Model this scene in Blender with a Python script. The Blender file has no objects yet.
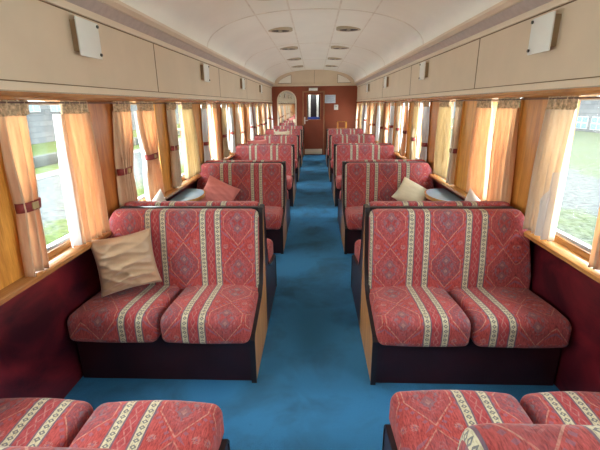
import bpy, bmesh, math, random
from mathutils import Vector, Matrix
random.seed(7)
C = bpy.context.scene.collection
PI = math.pi

# ------------------------------------------------------------------ nodes
class N:
    """tiny helper: arithmetic on node sockets"""
    t = None
    def __init__(s, v): s.v = v
    @staticmethod
    def m(op, a, b=None, c=None):
        n = N.t.nodes.new('ShaderNodeMath'); n.operation = op
        for i, q in enumerate((a, b, c)):
            if q is None: continue
            q = q.v if isinstance(q, N) else q
            if isinstance(q, (int, float)): n.inputs[i].default_value = q
            else: N.t.links.new(q, n.inputs[i])
        return N(n.outputs[0])
    def __add__(s, o): return N.m('ADD', s, o)
    def __radd__(s, o): return N.m('ADD', o, s)
    def __sub__(s, o): return N.m('SUBTRACT', s, o)
    def __rsub__(s, o): return N.m('SUBTRACT', o, s)
    def __mul__(s, o): return N.m('MULTIPLY', s, o)
    __rmul__ = __mul__
    def __truediv__(s, o): return N.m('DIVIDE', s, o)
    def __lt__(s, o): return N.m('LESS_THAN', s, o)
    def __gt__(s, o): return N.m('GREATER_THAN', s, o)
def nabs(a): return N.m('ABSOLUTE', a)
def fmod(a, p): return N.m('WRAP', a, p, 0.0)
def nmax(a, b): return N.m('MAXIMUM', a, b)
def nmin(a, b): return N.m('MINIMUM', a, b)

def new_mat(name):
    m = bpy.data.materials.new(name); m.use_nodes = True
    nt = m.node_tree; N.t = nt
    b = nt.nodes['Principled BSDF']
    return m, nt, b
def coord(nt, kind='Object', scale=(1, 1, 1), rot=(0, 0, 0)):
    tc = nt.nodes.new('ShaderNodeTexCoord'); mp = nt.nodes.new('ShaderNodeMapping')
    mp.inputs['Scale'].default_value = scale; mp.inputs['Rotation'].default_value = rot
    nt.links.new(tc.outputs[kind], mp.inputs[0]); return mp.outputs[0]
def noise(nt, vec, scale, detail=3, rough=.55, dist=0):
    n = nt.nodes.new('ShaderNodeTexNoise'); n.inputs['Scale'].default_value = scale
    n.inputs['Detail'].default_value = detail; n.inputs['Roughness'].default_value = rough
    n.inputs['Distortion'].default_value = dist
    nt.links.new(vec, n.inputs['Vector']); return N(n.outputs['Fac'])
def mixc(nt, f, a, b):
    n = nt.nodes.new('ShaderNodeMix'); n.data_type = 'RGBA'
    for q, i in ((f, 0), (a, 6), (b, 7)):
        q = q.v if isinstance(q, N) else q
        if isinstance(q, (int, float)): n.inputs[i].default_value = q
        elif isinstance(q, tuple): n.inputs[i].default_value = (*q, 1)
        else: nt.links.new(q, n.inputs[i])
    return n.outputs[2]
def ramp(nt, f, lo, hi, a=0.0, b=1.0):
    n = nt.nodes.new('ShaderNodeMapRange'); n.inputs[1].default_value = lo; n.inputs[2].default_value = hi
    n.inputs[3].default_value = a; n.inputs[4].default_value = b; n.clamp = True
    nt.links.new(f.v, n.inputs[0]); return N(n.outputs[0])
def bump(nt, b, h, strength=.3, dist=.002):
    n = nt.nodes.new('ShaderNodeBump'); n.inputs['Strength'].default_value = strength; n.inputs['Distance'].default_value = dist
    nt.links.new(h.v, n.inputs['Height']); nt.links.new(n.outputs[0], b.inputs['Normal'])
def setc(nt, b, c, rough=.6, spec=.5, coat=0):
    if isinstance(c, tuple): b.inputs['Base Color'].default_value = (*c, 1)
    else: nt.links.new(c, b.inputs['Base Color'])
    b.inputs['Roughness'].default_value = rough
    b.inputs['Specular IOR Level'].default_value = spec
    b.inputs['Coat Weight'].default_value = coat; b.inputs['Coat Roughness'].default_value = .12

def plain(name, c, rough=.6, spec=.5, var=.12, scale=6, metal=0, coat=0):
    m, nt, b = new_mat(name)
    f = noise(nt, coord(nt), scale, 4)
    d = tuple(x * (1 - var) for x in c); e = tuple(min(1, x * (1 + var)) for x in c)
    setc(nt, b, mixc(nt, ramp(nt, f, .3, .7), d, e), rough, spec, coat); b.inputs['Metallic'].default_value = metal
    return m
def wood(name, a, c, scale=1.0, rough=.28, axis='z', coat=.5):
    m, nt, b = new_mat(name)
    s = {'z': (14, 14, 1.2), 'y': (14, 1.2, 14), 'x': (1.2, 14, 14)}[axis]
    v = coord(nt, 'Object', tuple(q * scale for q in s))
    f = noise(nt, v, 1.6, 6, .6, .6); g = noise(nt, coord(nt, 'Object', tuple(q * scale * 3 for q in s)), 3.5, 3, .7)
    k = ramp(nt, f * .65 + g * .35, .36, .62)
    oi = nt.nodes.new('ShaderNodeObjectInfo')
    col = mixc(nt, k, a, c)
    r = N(oi.outputs['Random'])
    hs = nt.nodes.new('ShaderNodeHueSaturation'); nt.links.new((r * .35 + .8).v, hs.inputs['Value']); nt.links.new(col, hs.inputs['Color'])
    nt.links.new((r * .012 + .494).v, hs.inputs['Hue'])
    setc(nt, b, hs.outputs[0], rough, .5, coat)
    return m

def carpet_fabric():
    m, nt, b = new_mat('kilim upholstery')
    uv = nt.nodes.new('ShaderNodeUVMap'); uv.uv_map = 'UVMap'
    sp = nt.nodes.new('ShaderNodeSeparateXYZ')
    wob = nt.nodes.new('ShaderNodeTexNoise'); wob.inputs['Scale'].default_value = 9; wob.inputs['Detail'].default_value = 2
    nt.links.new(uv.outputs[0], wob.inputs['Vector'])
    nt.links.new(uv.outputs[0], sp.inputs[0])
    w = N(wob.outputs['Fac']) - .5
    u = N(sp.outputs[0]) + w * .006; v = N(sp.outputs[1]) + w * .01
    P = .357; Q = .305; U0 = .1495; HS = .0485
    um = fmod(u + (P / 2 - U0 + 4 * P), P) - P / 2; au = nabs(um)
    col = N.m('FLOOR', (u + (P / 2 - U0 + 4 * P)) / P)
    par = fmod(col, 2.0)
    vm = fmod(v + par * .03 + 40.5 * Q, Q) - Q / 2; av = nabs(vm)
    # chenille
    mp = nt.nodes.new('ShaderNodeMapping'); mp.inputs['Scale'].default_value = (190, 38, 1); nt.links.new(uv.outputs[0], mp.inputs[0])
    ch = noise(nt, mp.outputs[0], 1.0, 3, .7)
    mp2 = nt.nodes.new('ShaderNodeMapping'); mp2.inputs['Scale'].default_value = (9, 7, 1); nt.links.new(uv.outputs[0], mp2.inputs[0])
    wear = noise(nt, mp2.outputs[0], 1.0, 4, .6)
    mp3 = nt.nodes.new('ShaderNodeMapping'); mp3.inputs['Scale'].default_value = (70, 70, 1); nt.links.new(uv.outputs[0], mp3.inputs[0])
    fleck = noise(nt, mp3.outputs[0], 1.0, 2, .5)
    base = mixc(nt, ramp(nt, ch, .33, .66), (.225, .026, .026), (.55, .088, .078))
    base = mixc(nt, ramp(nt, wear, .4, .75, 0, .45), base, (.58, .15, .15))
    # diamonds
    d = nmax(au / .094, au / .122 + av / .150)
    inside = (d < .95) * ramp(nt, fleck, .30, .65, .1, .95)
    base = mixc(nt, inside * (par * .45 + .42), base, (.17, .075, .10))
    ring = (nabs(d - .97) < .030) * ramp(nt, fleck, .35, .6, .15, .75)
    base = mixc(nt, ring, base, (.56, .30, .22))
    ring2 = (nabs(d - .60 - fmod(v + 9.0, .03) * 4.0 + .06) < .045) * ramp(nt, fleck, .4, .65, .0, .55)
    base = mixc(nt, ring2, base, (.52, .20, .19))
    c1 = (au / .030 + nabs(av - .035) / .034) < 1.0
    base = mixc(nt, c1 * .6, base, (.20, .13, .15))
    c2 = (au / .013 + nabs(av - .035) / .014) < 1.0
    base = mixc(nt, c2 * ramp(nt, fleck, .35, .6, .2, .6), base, (.50, .27, .22))
    c3 = (nabs(au - .038) / .014 + av / .018) < 1.0
    base = mixc(nt, c3 * ramp(nt, fleck, .35, .6, .1, .6), base, (.22, .17, .19))
    step = (nabs(d - .40 - nabs(fmod(v + 9.0, .022) - .011) * 9.0) < .04) * ramp(nt, fleck, .3, .6, .1, .65)
    base = mixc(nt, step, base, (.21, .15, .19))
    # hooks around the diamonds
    hk = (nabs(d - 1.15) < .085) * (nabs(fmod(v + au * .7 + 9.0, .034) - .017) < .0075) * (au < .118)
    base = mixc(nt, hk * .6, base, (.24, .13, .19))
    # flowers between
    fl = N.m('SQRT', (au - .080) * (au - .080) + (av - Q / 2) * (av - Q / 2))
    base = mixc(nt, (nabs(fl - .011 - N.m('SINE', (u + v * 1.3) * 400.0) * .003) < .004) * ramp(nt, fleck, .35, .6, .2, .6), base, (.42, .27, .25))
    base = mixc(nt, (fl < .005) * .6, base, (.16, .13, .2))
    # pair of stripes
    ds = nabs(au - (P / 2 - HS))
    mid = (au > P / 2 - HS + .02)
    z = nabs(fmod(v + 9.0, .05) - .025)
    base = mixc(nt, mid * .35, base, (.30, .035, .06))
    zz = (nabs(nabs(au - P / 2) - z * .55) < .0028) * mid
    base = mixc(nt, zz * ramp(nt, fleck, .35, .6, .1, .45), base, (.55, .33, .28))
    base = mixc(nt, (ds < .0225) * .8, base, (.11, .12, .16))
    vv = nabs(fmod(v + 9.0, .026) - .013)
    st = mixc(nt, ramp(nt, ch, .3, .7), (.44, .38, .24), (.68, .61, .43))
    base = mixc(nt, (ds < .0155), base, st)
    dm = ((ds / .0125 + vv / .0105) < 1.0) * ((ds / .005 + vv / .004) > 1.0)
    base = mixc(nt, dm * .9, base, (.13, .14, .15))
    base = mixc(nt, ramp(nt, ch, .30, .50, .38, 0), base, (.12, .03, .045))
    setc(nt, b, base, .92, .18)
    b.inputs['Sheen Weight'].default_value = .22; b.inputs['Sheen Roughness'].default_value = .45
    b.inputs['Sheen Tint'].default_value = (1, .75, .72, 1)
    bump(nt, b, ch, .5, .0025)
    return m

M = {}
M['kilim'] = carpet_fabric()
M['oak'] = wood('varnished oak veneer', (.42, .145, .020), (.72, .32, .065), 1.0, .3, 'z', .3)
M['oak_red'] = wood('reddish varnished veneer', (.34, .090, .018), (.58, .20, .045), 1.0, .3, 'z', .3)
M['oak_y'] = wood('varnished oak rail', (.33, .13, .035), (.56, .26, .08), 1.0, .25, 'y', .5)
M['side_oak'] = wood('light oak ply side', (.38, .15, .035), (.58, .27, .08), .8, .4, 'z', .2)
M['dark'] = plain('dark maroon laminate', (.032, .006, .008), .35, .5, .3, 4)
M['trim_dark'] = plain('near black edging', (.018, .012, .014), .4, .5, .2, 8)
M['wains'] = None
def wainscot():
    m, nt, b = new_mat('maroon vinyl wainscot')
    f = noise(nt, coord(nt, 'Object', (1, 1.3, 2.2)), 1.7, 5, .6, .8)
    setc(nt, b, mixc(nt, ramp(nt, f, .35, .7), (.024, .003, .008), (.21, .016, .024)), .33, .5, .15)  # maroon mottling, its bright end painting in streaks of red reflection
    return m
M['wains'] = wainscot()
M['cream'] = plain('cream painted panel', (.68, .56, .41), .5, .4, .04, 3)
M['cream_trim'] = plain('cream moulding', (.74, .62, .47), .45, .4, .04, 3)
M['grille'] = plain('grey beige cornice strip', (.50, .42, .37), .6, .3, .08, 20)
M['groove'] = plain('dark joint', (.20, .13, .07), .8, .2)
M['ceil'] = plain('off white ceiling', (.90, .88, .79), .45, .4, .03, 2)
M['seam'] = plain('ceiling seam strip', (.80, .75, .65), .5, .4)
M['vent_ring'] = plain('aged vent rim', (.50, .42, .30), .5)
M['vent_dark'] = plain('dark vent mesh', (.07, .055, .05), .7, .3, .4, 40)
M['endwall'] = plain('red brown end wall paint', (.25, .062, .028), .42, .4, .10, 2.5)
M['door'] = plain('red brown door paint', (.21, .050, .024), .38, .4, .10, 3)
M['doorframe'] = plain('brown door architrave', (.30, .13, .055), .4)
M['metal'] = plain('brushed metal', (.62, .62, .62), .3, .5, .1, 20, .9)
M['alu'] = plain('grey window metal', (.42, .45, .48), .4, .5, .1, 20, .5)
M['white'] = plain('white plastic', (.72, .72, .68), .35)
M['lightplate'] = plain('milky light cover', (.80, .81, .75), .3, .5, .03, 3)
M['mount'] = plain('tan lamp mount', (.36, .25, .14), .6)
M['screw'] = plain('dark screw cap', (.06, .06, .05), .4)
M['paper'] = plain('pale blue paper', (.52, .60, .68), .8)
M['ink'] = plain('blue grey print', (.16, .22, .33), .8)
M['blue'] = plain('blue sticker', (.03, .06, .32), .5)
M['tabletop'] = plain('pale blue laminate', (.26, .40, .50), .25, .5, .06, 12, 0, .2)
M['tieband'] = plain('maroon tie band', (.24, .045, .04), .7, .3)
M['emblem'] = plain('tan woven emblem', (.42, .31, .15), .8, .2)
M['rail'] = plain('brown curtain rail', (.12, .05, .03), .5)
M['concrete'] = plain('pale concrete', (.10, .105, .10), .9, .2, .2, 1)
M['pale_path'] = plain('pale path', (.19, .19, .185), .9, .2, .15, 1)

def floor_mat():
    m, nt, b = new_mat('blue carpet')
    v = coord(nt)
    f = noise(nt, v, 2.2, 4, .6, .4); g = noise(nt, v, 260, 2, .6); s = noise(nt, v, 26, 3, .6)
    c = mixc(nt, ramp(nt, g, .3, .7), (.022, .135, .30), (.065, .26, .50))
    c = mixc(nt, ramp(nt, f, .46, .66, 0, .62), c, (.032, .080, .11))
    c = mixc(nt, ramp(nt, s, .68, .76, 0, .45), c, (.02, .06, .10))
    setc(nt, b, c, .95, .15); bump(nt, b, g, .4, .003)
    return m
M['carpet'] = floor_mat()

def cloth(name, c, c2, tr=.5):
    m, nt, b = new_mat(name)
    v = coord(nt, 'Object', (60, 60, 4)); f = noise(nt, v, 1, 2)
    w = noise(nt, coord(nt, 'Object', (1, 1, 1)), 420, 2)
    col = mixc(nt, ramp(nt, f * .7 + w * .3, .35, .65), c, c2)
    setc(nt, b, col, .9, .1)
    t = nt.nodes.new('ShaderNodeBsdfTranslucent'); nt.links.new(col, t.inputs[0])
    mx = nt.nodes.new('ShaderNodeMixShader'); mx.inputs[0].default_value = tr
    nt.links.new(b.outputs[0], mx.inputs[1]); nt.links.new(t.outputs[0], mx.inputs[2])
    nt.links.new(mx.outputs[0], nt.nodes['Material Output'].inputs[0])
    return m
CURT = {
 'peach': cloth('peach curtain cloth', (.80, .55, .35), (.92, .70, .48), .45),
 'gold': cloth('gold curtain cloth', (.68, .56, .36), (.80, .68, .48), .45),
 'cream': cloth('cream curtain cloth', (.76, .63, .48), (.86, .74, .60), .45),
 'white': cloth('white lining cloth', (.70, .68, .67), (.80, .78, .77), .22),
}
def pillow_mat(name, c, rough=.6, sheen=.3):
    m, nt, b = new_mat(name)
    f = noise(nt, coord(nt), 9, 4)
    setc(nt, b, mixc(nt, ramp(nt, f, .3, .7), tuple(x * .85 for x in c), c), rough, .35)
    b.inputs['Sheen Weight'].default_value = sheen
    bump(nt, b, noise(nt, coord(nt), 600, 1), .15, .001)
    return m
M['heading'] = plain('gathered curtain heading', (.60, .43, .27), .9, .1, .5, 60)
M['p_beige'] = pillow_mat('beige satin', (.50, .34, .21), .36)
M['p_red'] = pillow_mat('faded red cotton', (.70, .23, .21), .8)
M['p_cream'] = pillow_mat('cream cotton', (.72, .64, .46), .8)
M['p_white'] = pillow_mat('off white cotton', (.66, .60, .53), .8)

def glass():
    m, nt, b = new_mat('window glass')
    nt.nodes.remove(b)
    tr = nt.nodes.new('ShaderNodeBsdfTransparent'); tr.inputs[0].default_value = (.93, .97, .96, 1)
    gl = nt.nodes.new('ShaderNodeBsdfGlossy'); gl.inputs['Roughness'].default_value = .02
    mx = nt.nodes.new('ShaderNodeMixShader'); lw = nt.nodes.new('ShaderNodeLayerWeight'); lw.inputs[0].default_value = .5
    f = N.m('POWER', N(lw.outputs['Facing']), 5.0) * .35 + .02
    nt.links.new(f.v, mx.inputs[0]); nt.links.new(tr.outputs[0], mx.inputs[1]); nt.links.new(gl.outputs[0], mx.inputs[2])
    nt.links.new(mx.outputs[0], nt.nodes['Material Output'].inputs[0])
    return m
M['glass'] = glass()
def mirror():
    m, nt, b = new_mat('mirror glass'); setc(nt, b, (.86, .88, .86), .03); b.inputs['Metallic'].default_value = 1
    return m
M['mirror'] = mirror()

def ground_mat():
    m, nt, b = new_mat('grass and gravel')
    v = coord(nt)
    sp = nt.nodes.new('ShaderNodeSeparateXYZ'); nt.links.new(v, sp.inputs[0])
    ax = nabs(N(sp.outputs[0]))
    n1 = noise(nt, v, .35, 5, .65); n2 = noise(nt, v, 6, 6, .85); n3 = noise(nt, v, 2.2, 6, .8)
    grass = mixc(nt, ramp(nt, n2, .35, .65), (.030, .052, .012), (.15, .19, .055))
    grav = mixc(nt, ramp(nt, n2, .35, .65), (.045, .050, .056), (.19, .195, .19))
    band = ramp(nt, ax + n1 * 5.0 + n3 * 1.5, 9.2, 10.0) * (1.0 - ramp(nt, ax + n1 * 4.0 + n3 * 1.5, 13.4, 14.4))
    band = nmax(band, (N(sp.outputs[0]) > 0.0) * ramp(nt, n2 * .4 + n3 * .6, .40, .60, .25, .8))
    k = nmax(band, ramp(nt, n1 * .5 + n3 * .5, .53, .62, 0, .8))
    setc(nt, b, mixc(nt, k, grass, grav), .95, .1)
    return m
M['ground'] = ground_mat()
def blockwall():
    m, nt, b = new_mat('grey block wall')
    v = coord(nt, 'Object', (1, 1, 1), (0, PI / 2, 0))
    tc = nt.nodes.new('ShaderNodeTexCoord'); sp = nt.nodes.new('ShaderNodeSeparateXYZ'); nt.links.new(tc.outputs['Object'], sp.inputs[0])
    cb = nt.nodes.new('ShaderNodeCombineXYZ'); nt.links.new(sp.outputs[1], cb.inputs[0]); nt.links.new(sp.outputs[2], cb.inputs[1])
    br = nt.nodes.new('ShaderNodeTexBrick'); nt.links.new(cb.outputs[0], br.inputs['Vector'])
    br.inputs['Scale'].default_value = 1; br.inputs['Brick Width'].default_value = .9; br.inputs['Row Height'].default_value = .42; br.inputs['Mortar Size'].default_value = .02
    br.inputs['Color1'].default_value = (.13, .135, .15, 1); br.inputs['Color2'].default_value = (.19, .19, .20, 1); br.inputs['Mortar'].default_value = (.10, .10, .11, 1)
    setc(nt, b, br.outputs[0], .9, .2)
    return m
M['block'] = blockwall()
M['bwin'] = plain('pale house window glass', (.20, .28, .36), .2)
M['bframe'] = plain('white house window frame', (.45, .47, .5), .6)
M['hedge'] = plain('hedge leaves', (.05, .085, .03), .9, .2, .6, 3)

# ------------------------------------------------------------------ meshes
class MB:
    def __init__(s): s.b = bmesh.new(); s.uv = None
    def box(s, x0, x1, y0, y1, z0, z1, bev=0, mi=0):
        vs = [s.b.verts.new(p) for p in ((x0, y0, z0), (x1, y0, z0), (x1, y1, z0), (x0, y1, z0), (x0, y0, z1), (x1, y0, z1), (x1, y1, z1), (x0, y1, z1))]
        fs = [s.b.faces.new([vs[i] for i in q]) for q in ((3, 2, 1, 0), (4, 5, 6, 7), (0, 1, 5, 4), (1, 2, 6, 5), (2, 3, 7, 6), (3, 0, 4, 7))]
        for f in fs: f.material_index = mi
        if bev:
            es = list({e for f in fs for e in f.edges})
            r = bmesh.ops.bevel(s.b, geom=es, offset=bev, segments=2, affect='EDGES', profile=.5)
            for f in r['faces']: f.material_index = mi
        return s
    def prism(s, pts, a0, a1, axis='x', mi=0):
        """polygon pts in the plane normal to axis, extruded from a0 to a1"""
        mk = {'x': lambda a, p: (a, p[0], p[1]), 'y': lambda a, p: (p[0], a, p[1]), 'z': lambda a, p: (p[0], p[1], a)}[axis]
        A = [s.b.verts.new(mk(a0, p)) for p in pts]; B = [s.b.verts.new(mk(a1, p)) for p in pts]
        n = len(pts)
        fs = [s.b.faces.new(A), s.b.faces.new(B[::-1])] + [s.b.faces.new((A[i], B[i], B[(i + 1) % n], A[(i + 1) % n])) for i in range(n)]
        for f in fs: f.material_index = mi
        return s
    def cyl(s, c, r, h, axis='z', n=24, mi=0, r2=None):
        r2 = r if r2 is None else r2
        mk = {'x': lambda a, p, q: (c[0] + a, c[1] + p, c[2] + q), 'y': lambda a, p, q: (c[0] + p, c[1] + a, c[2] + q), 'z': lambda a, p, q: (c[0] + p, c[1] + q, c[2] + a)}[axis]
        A = [s.b.verts.new(mk(0, r * math.cos(2 * PI * i / n), r * math.sin(2 * PI * i / n))) for i in range(n)]
        B = [s.b.verts.new(mk(h, r2 * math.cos(2 * PI * i / n), r2 * math.sin(2 * PI * i / n))) for i in range(n)]
        fs = [s.b.faces.new(A[::-1]), s.b.faces.new(B)] + [s.b.faces.new((A[i], A[(i + 1) % n], B[(i + 1) % n], B[i])) for i in range(n)]
        for f in fs: f.material_index = mi
        return s
    def strip(s, loops, close=False):
        """skin between successive point loops"""
        V = [[s.b.verts.new(p) for p in l] for l in loops]
        for a, b in zip(V, V[1:]):
            n = len(a)
            for i in range(n if close else n - 1):
                s.b.faces.new((a[i], a[(i + 1) % n], b[(i + 1) % n], b[i]))
        return V
    def mesh(s, name, smooth=None):
        bmesh.ops.recalc_face_normals(s.b, faces=s.b.faces)
        me = bpy.data.meshes.new(name); s.b.to_mesh(me); s.b.free()
        if smooth is not None:
            me.polygons.foreach_set('use_smooth', [True] * len(me.polygons))
            if smooth < 180: me.set_sharp_from_angle(angle=math.radians(smooth))
        return me
def obj(name, mb, mat, parent=None, smooth=35, loc=None):
    me = mb.mesh(name, smooth) if isinstance(mb, MB) else mb
    for m in (mat if isinstance(mat, (list, tuple)) else [mat]): me.materials.append(m)
    o = bpy.data.objects.new(name, me); C.objects.link(o)
    if parent: o.parent = parent
    if loc: o.location = loc
    return o
def tag(o, label, cat, group=None):
    o['label'] = label; o['category'] = cat
    if group: o['group'] = group
    return o
def thing(name, label, cat, loc=(0, 0, 0), rz=0, group=None):
    o = bpy.data.objects.new(name, None); C.objects.link(o); o.empty_display_size = .1
    o.location = loc; o.rotation_euler = (0, 0, rz)
    return tag(o, label, cat, group)
def struct(name, mb, mat, parent=None, smooth=35):
    o = obj(name, mb, mat, parent, smooth)
    if not parent: o['kind'] = 'structure'
    return o
def dup(root, loc, rz, label):
    r = root.copy(); C.objects.link(r); r.location = loc; r.rotation_euler = (0, 0, rz); r['label'] = label
    for ch in list(root.children):
        c = ch.copy(); C.objects.link(c); c.parent = r
        for g in list(ch.children):
            d = g.copy(); C.objects.link(d); d.parent = c
    return r
ORD = ['first', 'second', 'third', 'fourth', 'fifth', 'sixth', 'seventh', 'eighth', 'ninth', 'tenth', 'eleventh']

# ------------------------------------------------------------------ carriage shell
YB, YE = -2.9, 12.9
W0, WP = 1.675, 1.04        # start of the first window, window pitch
WW = .67
floor = struct('floor', MB().box(-1.46, 1.46, YB - .1, YE + 1.8, -.06, 0), M['carpet'])

def ceil_pt(t, a=1.25, z0=2.2, h=.41):
    c, s = math.cos(t), math.sin(t)
    return (a * math.copysign(abs(c) ** .92, c), z0 + h * abs(s) ** .92)
mb = MB(); n = 40
inner = [ceil_pt(PI * i / n) for i in range(n + 1)]
outer = [(1.5, 2.1), *[ceil_pt(PI * i / n, 1.5, 2.22, .5) for i in range(1, n)], (-1.5, 2.1)]
mb.strip([[(x, YB - .1, z) for x, z in inner], [(x, YE + .1, z) for x, z in inner]])
mb.strip([[(x, YE + .1, z) for x, z in outer], [(x, YB - .1, z) for x, z in outer]])
ceiling = struct('ceiling', mb, M['ceil'], None, 60)
# seams of the ceiling: thin bands following its curve
def arc_band(y0, y1, t0, t1, k=24, th=.004, name='seam'):
    m = MB()
    P = [ceil_pt(t0 + (t1 - t0) * i / k) for i in range(k + 1)]
    cen = (0, 1.6)
    Q = [(x - th * (x - cen[0]) / math.hypot(x, z - cen[1]), z - th * (z - cen[1]) / math.hypot(x, z - cen[1])) for x, z in P]
    m.strip([[(x, y0, z + .002) for x, z in P], [(x, y0, z) for x, z in Q], [(x, y1, z) for x, z in Q], [(x, y1, z + .002) for x, z in P]])
    return obj(name, m, M['seam'], ceiling, 60)
def t_of(x): 
    return math.acos((x / 1.25) ** (1 / .92)) if x >= 0 else PI - math.acos((-x / 1.25) ** (1 / .92))
for x in (-.67, -.28, .28, .67):
    t = t_of(x); arc_band(YB, YE, t - .008, t + .008, 2, .005)
for k in range(-2, 4): arc_band(4.89 + 2.54 * k - .012, 4.89 + 2.54 * k + .012, 0.02, PI - .02)

vent_proto = None
for k, y in enumerate((4.15, 5.95, 7.8, 9.6, 11.4)):
    for s in (-1, 1):
        lab = f"round ceiling vent with dark mesh, {ORD[k]} from the front, {'left' if s < 0 else 'right'} of the ceiling centre"
        if vent_proto is None:
            vent_proto = thing('ceiling_vent', lab, 'vent', (s * .475, y, 2.567), 0, 'round vents in the carriage ceiling')
            r = MB()
            prof = [(.172, .03), (.174, .0), (.168, -.006), (.140, -.008), (.128, -.003)]
            loops = [[(rr * math.cos(a), .74 * rr * math.sin(a), zz) for a in [2 * PI * i / 36 for i in range(36)]] for rr, zz in prof]
            r.strip(loops, True); obj('rim', r, M['vent_ring'], vent_proto, 60)
            d = MB().prism([(.130 * math.cos(2 * PI * i / 36), .74 * .130 * math.sin(2 * PI * i / 36)) for i in range(36)], -.003, .02, 'z')
            obj('mesh_disc', d, M['vent_dark'], vent_proto, 30)
            d = MB().cyl((0, 0, -.006), .03, .004, 'z', 20); obj('centre_cap', d, M['vent_ring'], vent_proto)
        else: dup(vent_proto, (s * .475, y, 2.567), 0, lab)

for s, side in ((-1, 'left'), (1, 'right')):
    X = lambda a: s * a
    def bx(m, xa, xb, *r, **k):
        a, b = sorted((s * xa, s * xb)); return m.box(a, b, *r, **k)
    wall = struct('wall_' + side, bx(MB(), 1.345, 1.50, YB - .1, YE + .1, 1.655, 2.2), M['cream'])
    # lower wall
    struct('trim_' + ('13' if s < 0 else '14'), bx(MB(), 1.415, 1.50, YB - .1, YE + .1, -.06, .775), M['wains'])
    # cream mouldings: bottom rail and top rail, grey grille between, cornice
    m = MB(); bx(m, 1.335, 1.35, YB, YE, 1.652, 1.692, bev=.003); bx(m, 1.33, 1.35, YB, YE, 2.085, 2.125, bev=.003)
    struct('trim_' + ('1' if s < 0 else '2'), m, M['cream_trim'])
    m = MB(); pr = [(1.35, 2.12), (1.335, 2.12), (1.272, 2.185), (1.272, 2.24), (1.35, 2.24)]
    m.prism([(s * a, b) for a, b in pr], YB, YE, 'y'); struct('trim_' + ('3' if s < 0 else '4'), m, M['grille'])
    m = MB(); m.prism([(s * a, b) for a, b in [(1.285, 2.178), (1.262, 2.178), (1.235, 2.20), (1.235, 2.222), (1.285, 2.24)]], YB, YE, 'y')
    struct('trim_' + ('5' if s < 0 else '6'), m, M['cream_trim'])
    for y in (3.50, 5.82, 8.14, 10.46, 1.18, -1.1):
        m = MB(); bx(m, 1.3435, 1.346, y - .006, y + .006, 1.69, 2.087); obj('panel_joint', m, M['groove'], wall)
    m = MB(); bx(m, 1.3425, 1.346, YB, YE, 1.692, 1.698); bx(m, 1.3425, 1.346, YB, YE, 2.079, 2.085); obj('panel_joint', m, M['groove'], wall)
    # wooden head rail over the windows
    m = MB(); pr = [(1.50, 1.607), (1.345, 1.607), (1.318, 1.618), (1.310, 1.632), (1.318, 1.648), (1.335, 1.655), (1.50, 1.655)]
    m.prism([(s * a, b) for a, b in pr], YB, YE, 'y'); struct('trim_' + ('7' if s < 0 else '8'), m, M['oak_y'], None, 40)
    # long sill ledge
    m = MB(); pr = [(1.50, .775), (1.335, .775), (1.318, .783), (1.315, .805), (1.325, .815), (1.39, .822), (1.50, .822)]
    m.prism([(s * a, b) for a, b in pr], YB, YE, 'y'); struct('trim_' + ('9' if s < 0 else '10'), m, M['oak_y'], None, 40)
    m = MB(); bx(m, 1.325, 1.331, YB, YE, 1.598, 1.606); obj('curtain_rail', m, M['rail'], wall)
    # wooden pillars between windows
    ks = range(-4, 11)
    for k in ks:
        y0 = W0 + WP * k + WW; y1 = W0 + WP * (k + 1)
        if k == -4: y0 = YB
        if k == 10: y1 = YE
        m = MB(); bx(m, 1.362, 1.50, y0, y1, .822, 1.607)
        bx(m, 1.350, 1.363, y0, y0 + .028, .822, 1.607, bev=.003); bx(m, 1.350, 1.363, y1 - .028, y1, .822, 1.607, bev=.003)
        obj('pillar_panel', m, M['oak'] if (k * 7 + (s > 0)) % 3 else M['oak_red'], wall)
    if W0 + WP * -4 > YB: pass
    # windows
    for i, k in enumerate(range(-3, 11)):
        y0 = W0 + WP * k; y1 = y0 + WW
        num = i + 1 + (14 if s > 0 else 0)
        m = MB()
        for a in ((y0, y0 + .03), (y1 - .03, y1)): bx(m, 1.385, 1.44, a[0], a[1], .822, 1.607, bev=.003)
        bx(m, 1.385, 1.44, y0 + .03, y1 - .03, .822, .855, bev=.003); bx(m, 1.385, 1.44, y0 + .03, y1 - .03, 1.597, 1.607)
        w = struct(f'window_{num}', m, M['oak_y'])
        m = MB()
        for a in ((y0 + .03, y0 + .042), (y1 - .042, y1 - .03)): bx(m, 1.40, 1.43, a[0], a[1], .855, 1.597)
        bx(m, 1.40, 1.43, y0 + .042, y1 - .042, .855, .872); bx(m, 1.40, 1.43, y0 + .042, y1 - .042, 1.590, 1.597)
        if k % 3 == 2: bx(m, 1.405, 1.43, y0 + .042, y1 - .042, 1.33, 1.35)
        obj('metal_sash', m, M['alu'], w)
        m = MB(); bx(m, 1.413, 1.418, y0 + .04, y1 - .04, .87, 1.592); obj('pane', m, M['glass'], w)

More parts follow.
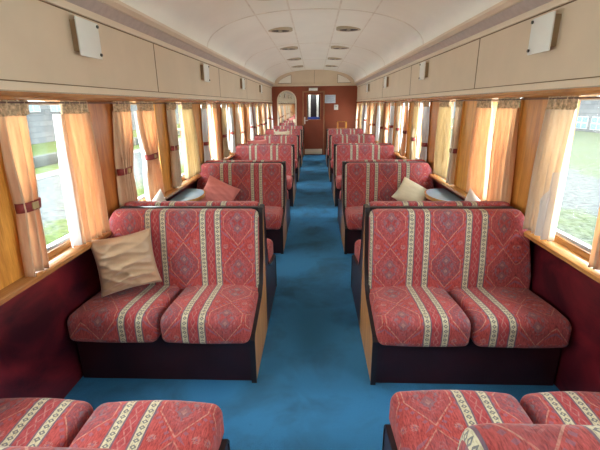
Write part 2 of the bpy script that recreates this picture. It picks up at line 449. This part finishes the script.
# end wall, tympanum
DX0, DX1, DZ0, DZ1 = -.222, .182, 1.12, 1.87       # clear opening of the door's window
back = struct('wall_back', MB().box(-1.46, DX0 - .03, YE, YE + .08, 0, 2.15).box(DX1 + .03, 1.46, YE, YE + .08, 0, 2.15).box(DX0 - .03, DX1 + .03, YE, YE + .08, DZ1 + .02, 2.15).box(DX0 - .03, DX1 + .03, YE, YE + .08, 0, DZ0 - .02), M['endwall'])
m = MB().box(-.95, -.90, YE + .08, YE + 1.6, 0, 2.3).box(.90, .95, YE + .08, YE + 1.6, 0, 2.3).box(-.95, .95, YE + .08, YE + 1.6, 2.25, 2.3)
m.box(-.95, -.30, YE + 1.6, YE + 1.65, 0, 2.3).box(.26, .95, YE + 1.6, YE + 1.65, 0, 2.3).box(-.30, .26, YE + 1.6, YE + 1.65, 2.0, 2.3).box(-.30, .26, YE + 1.6, YE + 1.65, 0, 1.0)
struct('wall_vestibule', m, M['white'])
struct('door_2', MB().box(-.30, .26, YE + 1.66, YE + 1.70, 0, 2.0), M['trim_dark'])
struct('trim_15', MB().box(-.20, -.13, YE + 1.2, YE + 1.25, 0, 2.2).box(.08, .15, YE + 1.2, YE + 1.25, 0, 2.2).box(-.30, -.24, YE + .5, YE + .55, 0, 2.2), M['white'])
vl = bpy.data.lights.new('vestibule_fill', 'POINT'); vl.energy = 25; vl.shadow_soft_size = .1  # added fill light to brighten the view through the door glass
vo = bpy.data.objects.new('vestibule_fill', vl); C.objects.link(vo); vo.location = (.0, YE + .8, 2.1)
m = MB(); m.prism([(1.25, 2.13)] + inner + [(-1.25, 2.13)], YE, YE + .08, 'y'); obj('tympanum', m, M['cream_trim'], back)
m = MB().box(-1.345, 1.345, YE - .05, YE, 2.13, 2.165, .004); m.box(-1.345, 1.345, YE - .03, YE, 2.165, 2.205, .004)
struct('trim_11', m, M['cream_trim'])
for s in (-1, 1):
    pts = [(s * .73, 2.225)] + [(s * a, b) for a, b in ((1.13, 2.225), (1.10, 2.275), (1.03, 2.335), (.93, 2.39), (.82, 2.435), (.73, 2.46))]
    m = MB().prism(pts, YE - .012, YE, 'y'); obj('arched_panel', m, M['ceil'], back)
    m = MB(); ce = (sum(p[0] for p in pts) / 7, sum(p[1] for p in pts) / 7)
    m.prism([(ce[0] + (p[0] - ce[0]) * 1.05, ce[1] + (p[1] - ce[1]) * 1.1) for p in pts], YE - .006, YE, 'y'); obj('arched_panel_joint', m, M['groove'], back)
m = MB().box(-.004, .004, YE - .004, YE, 2.21, 2.59); obj('panel_joint', m, M['groove'], back)
struct('wall_front', MB().box(-1.46, 1.46, YB - .08, YB, 0, 2.7), M['endwall'])

# door
d = struct('door_1', MB().box(-.335, DX0, YE - .03, YE, 0, 1.935).box(DX1, .285, YE - .03, YE, 0, 1.935).box(DX0, DX1, YE - .03, YE, 0, DZ0).box(DX0, DX1, YE - .03, YE, DZ1, 1.935), M['door'])
m = MB()
for a in ((-.375, -.338), (.288, .325)): m.box(a[0], a[1], YE - .05, YE, 0, 1.985, .005)
m.box(-.375, .325, YE - .05, YE, 1.94, 1.985, .005); obj('door_frame', m, M['doorframe'], d)
m = MB(); 
for a in ((-.245, -.222), (.182, .205)): m.box(a[0], a[1], YE - .045, YE - .03, 1.10, 1.89)
m.box(-.222, .182, YE - .045, YE - .03, 1.10, 1.12); m.box(-.222, .182, YE - .045, YE - .03, 1.87, 1.89)
obj('window_bead', m, M['doorframe'], d)
obj('window_pane', MB().box(-.222, .182, YE - .02, YE - .015, 1.12, 1.87), M['glass'], d)
obj('blue_strip', MB().box(-.21, .17, YE - .040, YE - .036, 1.125, 1.20), M['blue'], d)
obj('kick_plate', MB().box(-.31, .26, YE - .036, YE - .03, .02, .19, .002), M['cream_trim'], d)
h = obj('handle_plate', MB().box(-.325, -.285, YE - .038, YE - .03, .98, 1.20, .002), M['metal'], d)
obj('handle', MB().box(-.312, -.298, YE - .085, YE - .038, 1.085, 1.10, .003).box(-.312, -.20, YE - .09, YE - .075, 1.083, 1.102, .004), M['metal'], h)
tag(obj('door_sign', MB().box(-.17, .10, YE - .06, YE - .05, 1.995, 2.075, .002), M['white'], None), 'small white plate fixed above the end door', 'sign')
t = thing('notice', 'pale blue paper notice on the end wall right of the door', 'notice', (.50, YE, 1.74))
obj('sheet', MB().box(-.17, .17, -.006, 0, -.125, .125), M['paper'], t)
m = MB()
for i in range(7): m.box(-.135, .135 - (i * 37 % 5) * .03, -.0075, -.006, .085 - i * .028, .092 - i * .028)
obj('print_lines', m, M['ink'], t)
t = thing('wall_switch', 'small white control box on the end wall below the notice', 'switch', (.69, YE, 1.49))
obj('box', MB().box(-.065, .065, -.035, 0, -.08, .08, .006), M['white'], t)
obj('dial', MB().cyl((0, -.045, .02), .022, .012, 'y', 20), M['alu'], t)
# arched mirror
t = thing('arched_mirror', 'tall arched mirror in cream frame on the end wall beside the door', 'mirror', (-.875, YE, 0))
def arch(hw, z0, zs, k=24): return [(-hw, z0), (hw, z0)] + [(hw * math.cos(PI * i / k), zs + hw * math.sin(PI * i / k)) for i in range(k + 1)]
A = arch(.31, .86, 1.70); B = arch(.275, .895, 1.70)
m = MB(); m.strip([[(x, 0, z) for x, z in A], [(x, -.03, z) for x, z in A], [(x, -.03, z) for x, z in B], [(x, -.008, z) for x, z in B]], True)
obj('frame', m, M['cream_trim'], t, 40)
obj('mirror_glass', MB().prism(B, -.010, -.004, 'y'), M['mirror'], t)

# ------------------------------------------------------------------ benches
def rrect(y0, y1, z0, z1, r, k=6):
    pts = []
    rs = r if isinstance(r, tuple) else (r,) * 4      # bottom-front, bottom-back, top-back, top-front
    for (cy, cz, a0, rr) in ((y0 + rs[0], z0 + rs[0], PI, rs[0]), (y1 - rs[1], z0 + rs[1], 1.5 * PI, rs[1]), (y1 - rs[2], z1 - rs[2], 0, rs[2]), (y0 + rs[3], z1 - rs[3], .5 * PI, rs[3])):
        for i in range(k + 1):
            a = a0 + .5 * PI * i / k; pts.append((cy + rr * math.cos(a), cz + rr * math.sin(a)))
    return pts
def resample(pts, h=.02):
    out = []
    n = len(pts)
    for i in range(n):
        a, b = pts[i], pts[(i + 1) % n]; L = math.dist(a, b); k = max(1, int(L / h))
        for j in range(k): out.append((a[0] + (b[0] - a[0]) * j / k, a[1] + (b[1] - a[1]) * j / k))
    return out
def cushion(prof, x0, x1, er, start, sgn, warp=None, h=.02, umin=-1):
    """closed profile (y,z) swept along x with rounded ends; UV = (distance from aisle edge, length along the cloth)"""
    prof = resample(prof, h); n = len(prof)
    cy = sum(p[0] for p in prof) / n; cz = sum(p[1] for p in prof) / n
    nor = []
    for i in range(n):
        a, b = prof[i - 1], prof[(i + 1) % n]; dy, dz = b[0] - a[0], b[1] - a[1]; L = math.hypot(dy, dz) or 1
        nor.append((dz / L, -dy / L))
    s = [0]
    for i in range(n): s.append(s[-1] + math.dist(prof[i], prof[(i + 1) % n]))
    st = []     # stations (x, inset, uvx)
    K = 6
    for i in range(K + 1):
        a = .5 * PI * i / K; st.append((x0 + er * (1 - math.sin(a)), er * (1 - math.cos(a)) if i < K else er, 0))
    st = [(x0 + er * (1 - math.cos(.5 * PI * i / K)), er * (1 - math.sin(.5 * PI * i / K))) for i in range(K + 1)]
    m = int((x1 - x0 - 2 * er) / .03) + 1
    st += [(x0 + er + (x1 - x0 - 2 * er) * i / m, 0) for i in range(1, m)]
    st += [(x1 - er * (1 - math.cos(.5 * PI * i / K)), er * (1 - math.sin(.5 * PI * i / K))) for i in range(K, -1, -1)]
    b = bmesh.new(); uvl = b.loops.layers.uv.new('UVMap'); V = []
    for x, ins in st:
        row = []
        for i, (y, z) in enumerate(prof):
            yy, zz = y - nor[i][0] * ins, z - nor[i][1] * ins
            xx = x
            if warp:
                yy, zz, *rest = warp(x, yy, zz, (x - x0) / (x1 - x0)); xx = rest[0] if rest else x
            row.append(b.verts.new((sgn * xx, yy, zz)))
        V.append(row)
    def uvof(j, i): 
        ux = st[j][0] - st[j][1] * .6 if j < len(st) / 2 else st[j][0] + st[j][1] * .6
        if ux > .958: ux = 1.916 - ux
        if ux < umin: ux = 2 * umin - ux
        return (ux, s[i] + start)
    for j in range(len(st) - 1):
        for i in range(n):
            k2 = (i + 1) % n
            f = b.faces.new((V[j][i], V[j][k2], V[j + 1][k2], V[j + 1][i]))
            for l, (jj, ii) in zip(f.loops, ((j, i), (j, i + 1), (j + 1, i + 1), (j + 1, i))): l[uvl].uv = uvof(jj, ii)
    for j in (0, len(st) - 1):
        f = b.faces.new(V[j] if j else V[j][::-1])
        for l in f.loops: l[uvl].uv = ((.09 if j == 0 else .87) + (l.vert.co.z - cz) * .3, l.vert.co.y + .2)
    bmesh.ops.recalc_face_normals(b, faces=b.faces)
    me = bpy.data.meshes.new('cushion'); b.to_mesh(me); b.free()
    me.polygons.foreach_set('use_smooth', [True] * len(me.polygons))
    return me

BW = 1.06
def make_bench(sgn, D, panel_mat, label, ZR=.934, zt=.931, tr=.035):
    """aisle edge at x=0, body towards sgn*x, front of the plinth at y=0 facing -y, D deep"""
    t = thing('bench_seat', label, 'bench', (0, 0, 0), 0, 'upholstered double benches of the carriage')
    def bx(m, xa, xb, *r, **k):
        a, b = sorted((sgn * xa, sgn * xb)); return m.box(a, b, *r, **k)
    obj('plinth', bx(MB(), .022, BW, .012, D - .03, 0, .30), M['dark'], t)
    # aisle side panel, follows seat and back
    yb = D
    out = [(0, 0), (0, .285), (.02, .315), (D - .26, .385), (D - .17, .44), (D - .10, .60), (D - .045, .90), (D - .035, .93), (yb, .93), (yb, 0)]
    a, b2 = sorted((sgn * 0, sgn * .022))
    obj('side_panel', MB().prism(out, a, b2, 'x'), panel_mat, t)
    m = MB()     # edging along the front and top of the panel
    o2 = [(p[0] - .009, p[1] + (.006 if i else 0)) for i, p in enumerate(out[:9])]; o2[-1] = (yb, .936)
    o2[0] = (-.009, 0)
    a, b2 = sorted((sgn * -.004, sgn * .026))
    for i in range(8):
        m.prism([out[i], out[i + 1], o2[i + 1], o2[i]], a, b2, 'x')
    obj('panel_edging', m, M['trim_dark'], t)
    # cushions
    gap = .018; cw = (BW - .024 - gap) / 2
    for i in range(2):
        x0 = .018 + i * (cw + gap); x1 = x0 + cw + (.012 if i else 0)
        rnd = random.Random(int(D * 100) + i + (5 if sgn > 0 else 0))
        ph = rnd.uniform(0, 6)
        def warp(x, y, z, q):
            top = max(0, (z - .30) / .15)
            z += top * (.014 * math.sin(PI * min(1, max(0, q))) - .006 + .003 * math.sin(9 * x + ph + 7 * y))
            z -= top * .03 * max(0, (y - .1)) / .4
            fr = max(0, min(1, (.05 - y) / .10))
            y -= fr * .012 * math.sin(PI * q)
            return y, z
        prof = rrect(-.055, D - .11, .288, .462, (.035, .03, .03, .062))
        obj('seat_cushion', cushion(prof, x0, x1, .042, 0.02, sgn, warp, umin=.047), M['kilim'], t)
    # backrest
    zb = .39
    def shear(x, y, z, q):
        k = (z - zb) / (zt - zb)
        e = min(x - .02, BW - .02 - x)
        y -= .010 * math.sin(PI * max(0, min(1, k))) * (1 if y < D - .09 else 0)
        y += .062 * (k - 1)
        if x > .80: x = .80 + (x - .80) * (1 - .21 * max(0, min(1, (z - .52) / .36)))
        # rounded upper corners
        if z > zt - .075 and e < .048:
            c = (.048 - max(0, e)) / .048; z -= .055 * (1 - math.sqrt(max(0, 1 - c * c))) * (z - (zt - .075)) / .075
        return y, z, x
    prof = rrect(D - .135, D - .028, zb, zt, (.03, .02, .03, tr))
    obj('backrest', cushion(prof, .022, BW - .002, .02, .11, sgn, shear), M['kilim'], t)
    # back board with dark rim
    pts = [(.004, .30), (.004, .90), (.012, .918), (.03, ZR), (.955, ZR), (.985, .915), (.995, .89), (BW - .02, .55), (BW, .30)]
    obj('back_board', MB().prism([(sgn * p[0], p[1]) for p in pts], D - .030, D - .004, 'y'), M['trim_dark'], t)
    return t

AX = .34
y_front, PITCH, DF, DA, UNIT = 1.925, 2.09, .585, .68, 1.27
protoR = protoL = awayR = awayL = None
SD = {1: 'right', -1: 'left'}
for k in range(6):
    for s in (-1, 1):
        if k == 5 and s == 1: continue
        y = y_front + PITCH * k
        row = 'nearest' if k == 0 else (ORD[k] + ' nearest')
        desc = {(0, -1): ', beige satin pillow on it', (1, -1): ', red pillow on it', (1, 1): ', cream pillow on it', (5, -1): ', against the end wall'}.get((k, s), '')
        lab = f"red patterned bench facing the camera, {row} row, {SD[s]} side{desc}"
        if k == 0:
            b = make_bench(s, DF, M['side_oak'], lab)
            b.location = (s * AX, y, 0)
            if s > 0: protoR = b
            else: protoL = b
        else: dup(protoR if s > 0 else protoL, (s * AX, y if k < 5 else YE - DF - .03, 0), 0, lab)
        if k == 5: continue
        lab = f"red patterned bench facing away, {SD[s]} side, backing the {row} camera-facing bench"
        # facing away: built mirrored, turned by half a turn
        if k == 0:
            b = make_bench(-s, DA, M['dark'], lab, .925, .944, .045); b.location = (s * AX, y + UNIT, 0); b.rotation_euler = (0, 0, PI)
            if s > 0: awayR = b
            else: awayL = b
        else: dup(awayR if s > 0 else awayL, (s * AX, y + UNIT, 0), PI, lab)
b = make_bench(-1, .755, M['dark'], 'red patterned bench nearest the camera on the right, rounded back top showing', .925, .950, .05)
b.location = (.30, 1.305, 0); b.rotation_euler = (0, 0, PI); b['group'] = 'upholstered double benches of the carriage'
b = make_bench(1, .750, M['dark'], 'red patterned bench nearest the camera on the left, cut by the bottom edge', .925, .950, .05)
b.location = (-AX, 1.215, 0); b.rotation_euler = (0, 0, PI)

# ------------------------------------------------------------------ pillows
def pillow(name, label, mat, centre, ex, ey, size, thick, seed, wr=.006):
    """ex, ey: edge directions of the square; normal = ex x ey"""
    rnd = random.Random(seed)
    ex = Vector(ex).normalized(); ey = Vector(ey); ey = (ey - ex * ey.dot(ex)).normalized(); ez = ex.cross(ey)
    n = 34; b = bmesh.new(); G = {}
    dirs = [(rnd.uniform(-1, 1), rnd.uniform(-1, 1), rnd.uniform(9, 22), rnd.uniform(0, 6)) for _ in range(6)]
    def pt(i, j, sd):
        u = -1 + 2 * i / n; v = -1 + 2 * j / n
        pin = 1 - .10 * (1 - u * u) * abs(v) ** 3; pin2 = 1 - .10 * (1 - v * v) * abs(u) ** 3
        x = u * pin2 * size / 2; y = v * pin * size / 2
        h = (max(0, 1 - u ** 4) * max(0, 1 - v ** 4)) ** .55 * thick / 2
        h *= (1 - .25 * abs(u * v))
        w = 0
        for a, c, f, p in dirs:
            q = (.35 * a * u + (1 + .3 * c) * v) * f * .42 + p + 1.3 * math.sin(1.9 * u + 1.3 * v * c + p)
            w += (1 - abs(math.sin(q))) ** 2 * (.5 + .5 * math.sin(2.1 * u + 1.7 * v + 5 * a)) * 2.2 - .4
        edge = max(0, 1 - max(abs(u), abs(v)) ** 6)
        h += sd * 0 + wr * w * edge * .8
        return Vector((x, y, sd * max(h, .001)))
    for sd in (1, -1):
        for i in range(n + 1):
            for j in range(n + 1):
                bd = i in (0, n) or j in (0, n)
                key = (i, j, 0 if bd else sd)
                if key not in G:
                    p = pt(i, j, sd)
                    if bd: p.z = .004 * math.sin(9 * (i + j) / n)
                    G[key] = b.verts.new(p)
        for i in range(n):
            for j in range(n):
                q = []
                for a, c in ((i, j), (i + 1, j), (i + 1, j + 1), (i, j + 1)):
                    bd = a in (0, n) or c in (0, n); q.append(G[(a, c, 0 if bd else sd)])
                b.faces.new(q if sd > 0 else q[::-1])
    me = bpy.data.meshes.new(name); b.to_mesh(me); b.free()
    me.polygons.foreach_set('use_smooth', [True] * len(me.polygons))
    o = obj(name, me, mat)
    R = Matrix((ex, ey, ez)).transposed().to_4x4(); R.translation = Vector(centre); o.matrix_world = R
    s = o.modifiers.new('s', 'SUBSURF'); s.levels = 1; s.render_levels = 1
    return tag(o, label, 'pillow')
pillow('throw_pillow', 'wrinkled beige satin pillow leaning in the window corner of the nearest left bench', M['p_beige'], (-1.165, 2.20, .655), (.84, .50, .06), (-.22, .08, 1.0), .37, .19, 3, .0125)
pillow('throw_pillow', 'faded red pillow leaning on the second left bench behind the round table', M['p_red'], (-1.09, 4.27, .595), (.86, .0, -.42), (.35, .6, .7), .40, .16, 5, .004)
pillow('throw_pillow', 'cream pillow lying tilted on the second right bench', M['p_cream'], (1.09, 4.27, .615), (.80, -.30, -.42), (.55, .62, .45), .36, .11, 8, .0015)
pillow('throw_pillow', 'off-white pillow corner showing behind the nearest left bench, by the window', M['p_white'], (-1.235, 2.92, .70), (.1, .93, .35), (-.1, -.35, .93), .39, .10, 9, .002)
pillow('throw_pillow', 'off-white pillow corner showing behind the nearest right bench, by the window', M['p_white'], (1.235, 2.94, .70), (-.1, .93, .35), (.1, -.35, .93), .39, .10, 12, .002)
pillow('throw_pillow', 'faded red pillow behind the back of the third left bench', M['p_red'], (-1.0, 6.97, .83), (1, .03, .05), (0, -.30, .9), .36, .10, 13, .002)
pillow('throw_pillow', 'flat cream pillow behind the back of the fourth left bench', M['p_cream'], (-.72, 9.06, .85), (1, .03, .03), (0, -.25, .9), .34, .10, 14, .002)

# ------------------------------------------------------------------ tables
def table(s, label):
    t = thing('wall_table', label, 'table', (s * 1.325, 3.79, .72))
    k = 28
    pts = [(s * -.215 * math.sin(PI * i / k) ** .8, -.30 * math.cos(PI * i / k)) for i in range(k + 1)]
    ins = [(p[0] * .93 + (0), p[1] * .94) for p in pts]
    obj('table_edge', MB().prism([(s * .05, -.30)] + pts + [(s * .05, .30)], -.028, 0, 'z'), M['oak_y'], t)
    obj('table_top', MB().prism([(s * .05, -.28)] + ins + [(s * .05, .28)], 0, .004, 'z'), M['tabletop'], t)
    a, b = sorted((s * .065, s * .085))
    obj('bracket', MB().box(a, b, -.03, .03, -.22, -.028).prism([(s * .07, -.20), (s * .07, -.03), (s * -.14, -.03)], -.012, .012, 'y'), M['trim_dark'], t)
table(-1, 'small rounded pale blue table under the left window between the first two benches')
table(1, 'small rounded pale blue table under the right window between the first two benches')

# ------------------------------------------------------------------ wooden stand at the far end
t = thing('wooden_stand', 'small open wooden frame standing by the end wall, right of the door', 'stand', (.86, 12.55, 0))
for x in (-.13, .13):
    for y in (-.1, .1): obj('leg', MB().box(x - .018, x + .018, y - .018, y + .018, 0, 1.07, .003), M['oak'], t)
obj('top_rail', MB().box(-.15, .15, -.12, .12, 1.045, 1.075, .004), M['oak_y'], t)
obj('cross_rail', MB().box(-.13, .13, -.012, .012, .45, .48), M['oak_y'], t)
obj('cross_rail', MB().box(-.13, .13, .09, .11, .85, .875), M['oak_y'], t)

# ------------------------------------------------------------------ wall lights
lp = {}
for s in (-1, 1):
    for k in range(4):
        lab = f"square milky wall light, {ORD[k]} from the camera on the {SD[s]} wall"
        loc = (s * 1.343, (2.42 if s < 0 else 2.50) + 2.56 * k, 1.955)
        if s not in lp:
            t = thing('wall_light', lab, 'light', loc, 0, 'square milky lights on the upper walls'); lp[s] = t
            def bx(m, xa, xb, *r, **k2):
                a, b = sorted((-s * xa, -s * xb)); return m.box(a, b, *r, **k2)
            obj('cover', bx(MB(), .036, .046, -.115, .115, -.10, .10, bev=.004), M['lightplate'], t)
            obj('mount', bx(MB(), 0, .037, -.10, .03, -.075, .085), M['mount'], t)
            for z in (-.075, .08): obj('screw', MB().cyl((-s * .0465 if s < 0 else -s * .0545, .098, z), .009, .008, 'x', 14), M['screw'], t)
        else: dup(lp[s], loc, 0, lab)

# ------------------------------------------------------------------ curtains
def curtain(s, ya, yb_, colour, lab, tie=None, zb=.84, drift=0, pinch=.45, lining=None, seed=0, bw=None, toff=0):
    """sheet hanging at wall side s between ya and yb_ (top); drift moves the hem along the wall"""
    rnd = random.Random(seed)
    w = yb_ - ya; bw = bw or w; n = max(30, int(w * 200)); nz = 26; zt = 1.604
    pl = max(3, round(w / .055)); ph = rnd.uniform(0, 6)
    t = thing('curtain', lab, 'curtain', (s * 1.347, (ya + yb_) / 2, 0), 0, 'window curtains of the carriage')
    def P(u, z, off=0):
        k = (zt - z) / (zt - zb)
        width = w + (bw - w) * k
        if tie:
            g = math.exp(-((z - tie) / .13) ** 2); width *= 1 - pinch * g
            if z < tie: width *= 1 - pinch * .25
        cen = drift * k
        if tie: cen += toff * math.exp(-((z - tie) / .16) ** 2)
        amp = .008 + .018 * min(1, k * 2)
        if z > zt - .055: amp = .010
        a = 2 * PI * pl * u + ph + .8 * math.sin(2.2 * u * PI + k)
        x = amp * math.sin(a) + .004 * math.sin(2.7 * a + 1)
        if z > zt - .055: x = .008 * math.sin(a * 1.9) + .005 * math.sin(a * 3.1)
        y = (u - .5) * width + cen + .25 * amp * math.cos(a) 
        return (-s * (.008 + x + off + .020 * k), y, z + .005 * math.sin(a * .5) * k)
    zs = [zt + .008, zt - .008, zt - .02, zt - .035, zt - .05, zt - .06] + [zt - .06 - (zt - .06 - zb) * i / nz for i in range(1, nz + 1)]
    m = MB(); m.strip([[P(i / n, z) for i in range(n + 1)] for z in zs[4:]])
    h = MB(); h.strip([[(lambda q: (q[0] - s * .004, q[1], q[2]))(P(i / (2 * n), z)) for i in range(2 * n + 1)] for z in zs[:6]])
    o = obj('cloth', m, CURT[colour], t, 180)
    sol = o.modifiers.new('s', 'SOLIDIFY'); sol.thickness = .0012
    obj('heading', h, M['heading'], t, 180)
    if lining:
        m = MB(); m.strip([[P(lining[0] + (lining[1] - lining[0]) * min(1, .15 + max(0, lining[3] - z) * 3.5) * i / 12, z, lining[2]) for i in range(13)] for z in zs[5:] if z < lining[3]])
        obj('lining', m, CURT['white'], t, 180)
    if tie:
        m = MB(); loops = []
        for z in (tie - .022, tie + .022):
            L = [P(i / 16, z) for i in range(17)]
            y0, y1 = min(p[1] for p in L) - .006, max(p[1] for p in L) + .006
            cx = -s * .020; loops.append([(cx + .030 * math.copysign(abs(math.cos(a)) ** .7, math.cos(a)), (y0 + y1) / 2 + (y1 - y0) / 2 * math.sin(a), z) for a in [2 * PI * i / 28 for i in range(28)]])
        m.strip(loops, True); band = obj('tie_band', m, M['tieband'], t, 60)
        sol = band.modifiers.new('s', 'SOLIDIFY'); sol.thickness = .003
        yc = (y0 + y1) / 2; a, b = sorted((-s * .049, -s * .0545))
        obj('band_emblem', MB().box(a, b, yc - .02, yc + .02, tie - .016, tie + .016), M['emblem'], band)
    return t
spec = {}   # (side, window, edge): dict
spec[(-1, 0, 0)] = dict(colour='peach', a=(1.665, 1.845), tie=1.145, pinch=.2, drift=-.09, bw=.15, zb=.83)
spec[(-1, 0, 1)] = dict(colour='peach', a=(2.09, 2.34), drift=-.05, zb=.828, lining=(-.13, .16, -.022, 2), bw=.265)
spec[(-1, 1, 0)] = dict(colour='peach', a=(2.66, 2.91), tie=1.15, pinch=.25, drift=-.14, bw=.19, toff=-.03)
spec[(-1, 1, 1)] = dict(colour='peach', a=(3.02, 3.32), tie=1.19, pinch=.35, drift=-.03, lining=(-.08, .3, -.022, 2), bw=.26, toff=-.0)
spec[(-1, 2, 0)] = dict(colour='cream', a=(3.65, 3.86), tie=1.2, pinch=.3, drift=-.10, bw=.20)
spec[(-1, 2, 1)] = dict(colour='gold', a=(4.04, 4.36), drift=-.04, bw=.46, zb=.85)
spec[(1, 0, 0)] = dict(colour='peach', a=(1.66, 1.80), drift=-.06, bw=.14)
spec[(1, 0, 1)] = dict(colour='cream', a=(2.11, 2.365), drift=-.03, bw=.25, lining=(.12, .50, .007, 1.24), zb=.84)
spec[(1, 1, 0)] = dict(colour='peach', a=(2.70, 2.99), drift=-.10, bw=.27, zb=.86)
spec[(1, 1, 1)] = dict(colour='peach', a=(3.09, 3.37), drift=-.12, bw=.33, zb=.86)
spec[(1, 2, 0)] = dict(colour='cream', a=(3.74, 3.87), tie=1.15, pinch=.45, drift=-.04)
spec[(1, 2, 1)] = dict(colour='gold', a=(4.04, 4.38), bw=.36, drift=-.13, zb=.86)
cols = ['peach', 'cream', 'gold', 'white', 'peach', 'white']
for s in (-1, 1):
    for k in range(-1, 11):
        y0 = W0 + WP * k; y1 = y0 + WW
        for e in (0, 1):
            if (s, k, e) in spec: d = dict(spec[(s, k, e)])
            else:
                r = random.Random(k * 13 + e * 5 + (3 if s > 0 else 0))
                d = dict(colour=cols[(k * 5 + e * 3 + (s > 0) * 2) % 6], w=r.uniform(.17, .24), drift=r.uniform(-.10, -.02))
                if r.random() < .75: d['tie'] = r.uniform(1.08, 1.22); d['pinch'] = .55; d['toff'] = (.03 if e else -.03)
                if k < 0: d['colour'] = 'peach'
            w = d.pop('w', .2)
            if k == -1:
                lab = f"{d['colour']} curtain beside the camera on the {SD[s]} window, {'far' if e else 'near'} edge"
            else:
                lab = f"{d['colour']} curtain{', tied,' if d.get('tie') else ', loose,'} at the {'far' if e else 'near'} edge of the {ORD[k]} {SD[s]} window"
            if k < 0: continue
            a, b = d.pop('a', None) or ((y0 - .01, y0 - .01 + w) if e == 0 else (y1 + .0 - w, y1 + .0))
            curtain(s, a, b, d.pop('colour'), lab, seed=k * 10 + e + (s > 0) * 3, **d)

# ------------------------------------------------------------------ outside
G = -1.15
g = struct('ground', MB().box(-120, 120, -60, 180, G - .2, G), M['ground'])
def house(name, label, x, y0, y1, h, wz, wh, step, ww, s):
    t = thing(name, label, 'building', (x, 0, G))
    a, b = sorted((0, s * 7))
    obj('wall', MB().box(a, b, y0, y1, 0, h), M['block'], t)
    a, b = sorted((0, -s * .09)); c, d2 = sorted((-s * .09, -s * .05))
    y = y0 + 1
    while y < y1 - 2 and y < 46:
        f = obj('window', MB().box(a, b, y, y + ww, wz, wz + wh), M['bframe'], t)
        m = MB(); q = ww / 3
        for i in range(3):
            for j in range(2):
                aa, bb = sorted((-s * .085, -s * .10))
                m.box(aa, bb, y + i * q + .06, y + (i + 1) * q - .06, wz + j * wh / 2 + .06, wz + (j + 1) * wh / 2 - .06)
        obj('pane', m, M['bwin'], f)
        y += step
    return t
house('stone_building', 'long grey block building with a row of white windows beyond the left windows', -21.5, 6, 75, 6.5, 2.35, 1.25, 3.6, 2.3, -1)
tag(obj('low_wall', MB().box(-13.4, -13.0, 4, 70, G, G + .5, .03), M['concrete']), 'low pale concrete wall outside the left windows', 'wall')
tag(obj('footpath', MB().box(-11.6, -10.7, 2, 70, G, G + .03), M['pale_path']), 'pale strip of path outside the left windows', 'path')
house('long_shed', 'long grey building with two rows of pale windows beyond the right windows', 26, 8, 90, 6.0, .25, 1.15, 3.0, 2.5, 1)
for i, (x, y, r, lab) in enumerate(((-12.3, 19.0, .32, 'small green bush in front of the low wall outside the left windows'), (22, 46, 2.6, 'large dark bush outside the far right windows'))):
    b = bmesh.new(); bmesh.ops.create_icosphere(b, subdivisions=5, radius=r)
    rr = random.Random(i)
    o1 = [Vector((rr.uniform(-5, 5), rr.uniform(-5, 5), rr.uniform(-5, 5))) for _ in range(8)]
    for v in b.verts:
        d = sum(math.sin(q.dot(v.co / r) * 2.2 + k) for k, q in enumerate(o1)) * .05 + rr.uniform(-.05, .05); v.co *= 1 + d; v.co.z = max(v.co.z * .8, -r * .5)
    me = bpy.data.meshes.new('bush'); b.to_mesh(me); b.free()
    tag(obj('bush', me, M['hedge'], None, None, (x, y, G + r * .5)), lab, 'bush')

# ------------------------------------------------------------------ light, camera
wd = bpy.data.worlds.new('World'); bpy.context.scene.world = wd; wd.use_nodes = True
nt = wd.node_tree; bg = nt.nodes['Background']
sky = nt.nodes.new('ShaderNodeTexSky'); sky.sky_type = 'HOSEK_WILKIE'; sky.turbidity = 6
sky.sun_direction = Vector((-.4, -.3, .85)).normalized(); sky.ground_albedo = .3
mx = nt.nodes.new('ShaderNodeMix'); mx.data_type = 'RGBA'; mx.inputs[0].default_value = .8
nt.links.new(sky.outputs[0], mx.inputs[6]); mx.inputs[7].default_value = (.92, .97, 1.0, 1)
nt.links.new(mx.outputs[2], bg.inputs[0]); bg.inputs[1].default_value = 7.2
sun = bpy.data.lights.new('sun', 'SUN'); sun.energy = 2; sun.angle = .5; sun.color = (1, .95, .86)
so = bpy.data.objects.new('sun', sun); C.objects.link(so); so.rotation_euler = Vector((.75, .35, -.62)).to_track_quat('-Z', 'Y').to_euler()

# added area lights just outside each window, boosting the daylight indoors
dl = bpy.data.lights.new('window_fill', 'AREA'); dl.shape = 'RECTANGLE'; dl.size = .68; dl.size_y = .56; dl.energy = 10.5; dl.color = (.96, .98, 1.0)
for s in (-1, 1):
    for k in range(-3, 11):
        o = bpy.data.objects.new('window_fill', dl); C.objects.link(o)
        o.location = (s * 1.53, W0 + WP * k + WW / 2, 1.215); o.rotation_euler = (0, s * PI / 2, 0)

cam = bpy.data.cameras.new('camera'); co = bpy.data.objects.new('camera', cam); C.objects.link(co)
cam.sensor_width = 36; cam.lens = 387.8 / 600 * 36; cam.clip_start = .05; cam.clip_end = 500
r = [[0.9993, 0.0354, -0.0087], [0.0022, -0.2968, -0.9549], [-0.0364, 0.9543, -0.2967]]
X = Vector(r[0]); Y = -Vector(r[1]); Z = -Vector(r[2])
Rm = Matrix((X, Y, Z)).transposed().to_4x4(); Rm.translation = Vector((.0028, 0, 1.5822)); co.matrix_world = Rm
sc = bpy.context.scene; sc.camera = co
sc.view_settings.view_transform = 'Standard'; sc.view_settings.look = 'None'; sc.view_settings.gamma = 1; sc.view_settings.exposure = .3
sc.cycles.max_bounces = 12; sc.cycles.diffuse_bounces = 8; sc.cycles.transparent_max_bounces = 16; sc.cycles.sample_clamp_indirect = 8
sc.cycles.use_denoising = True
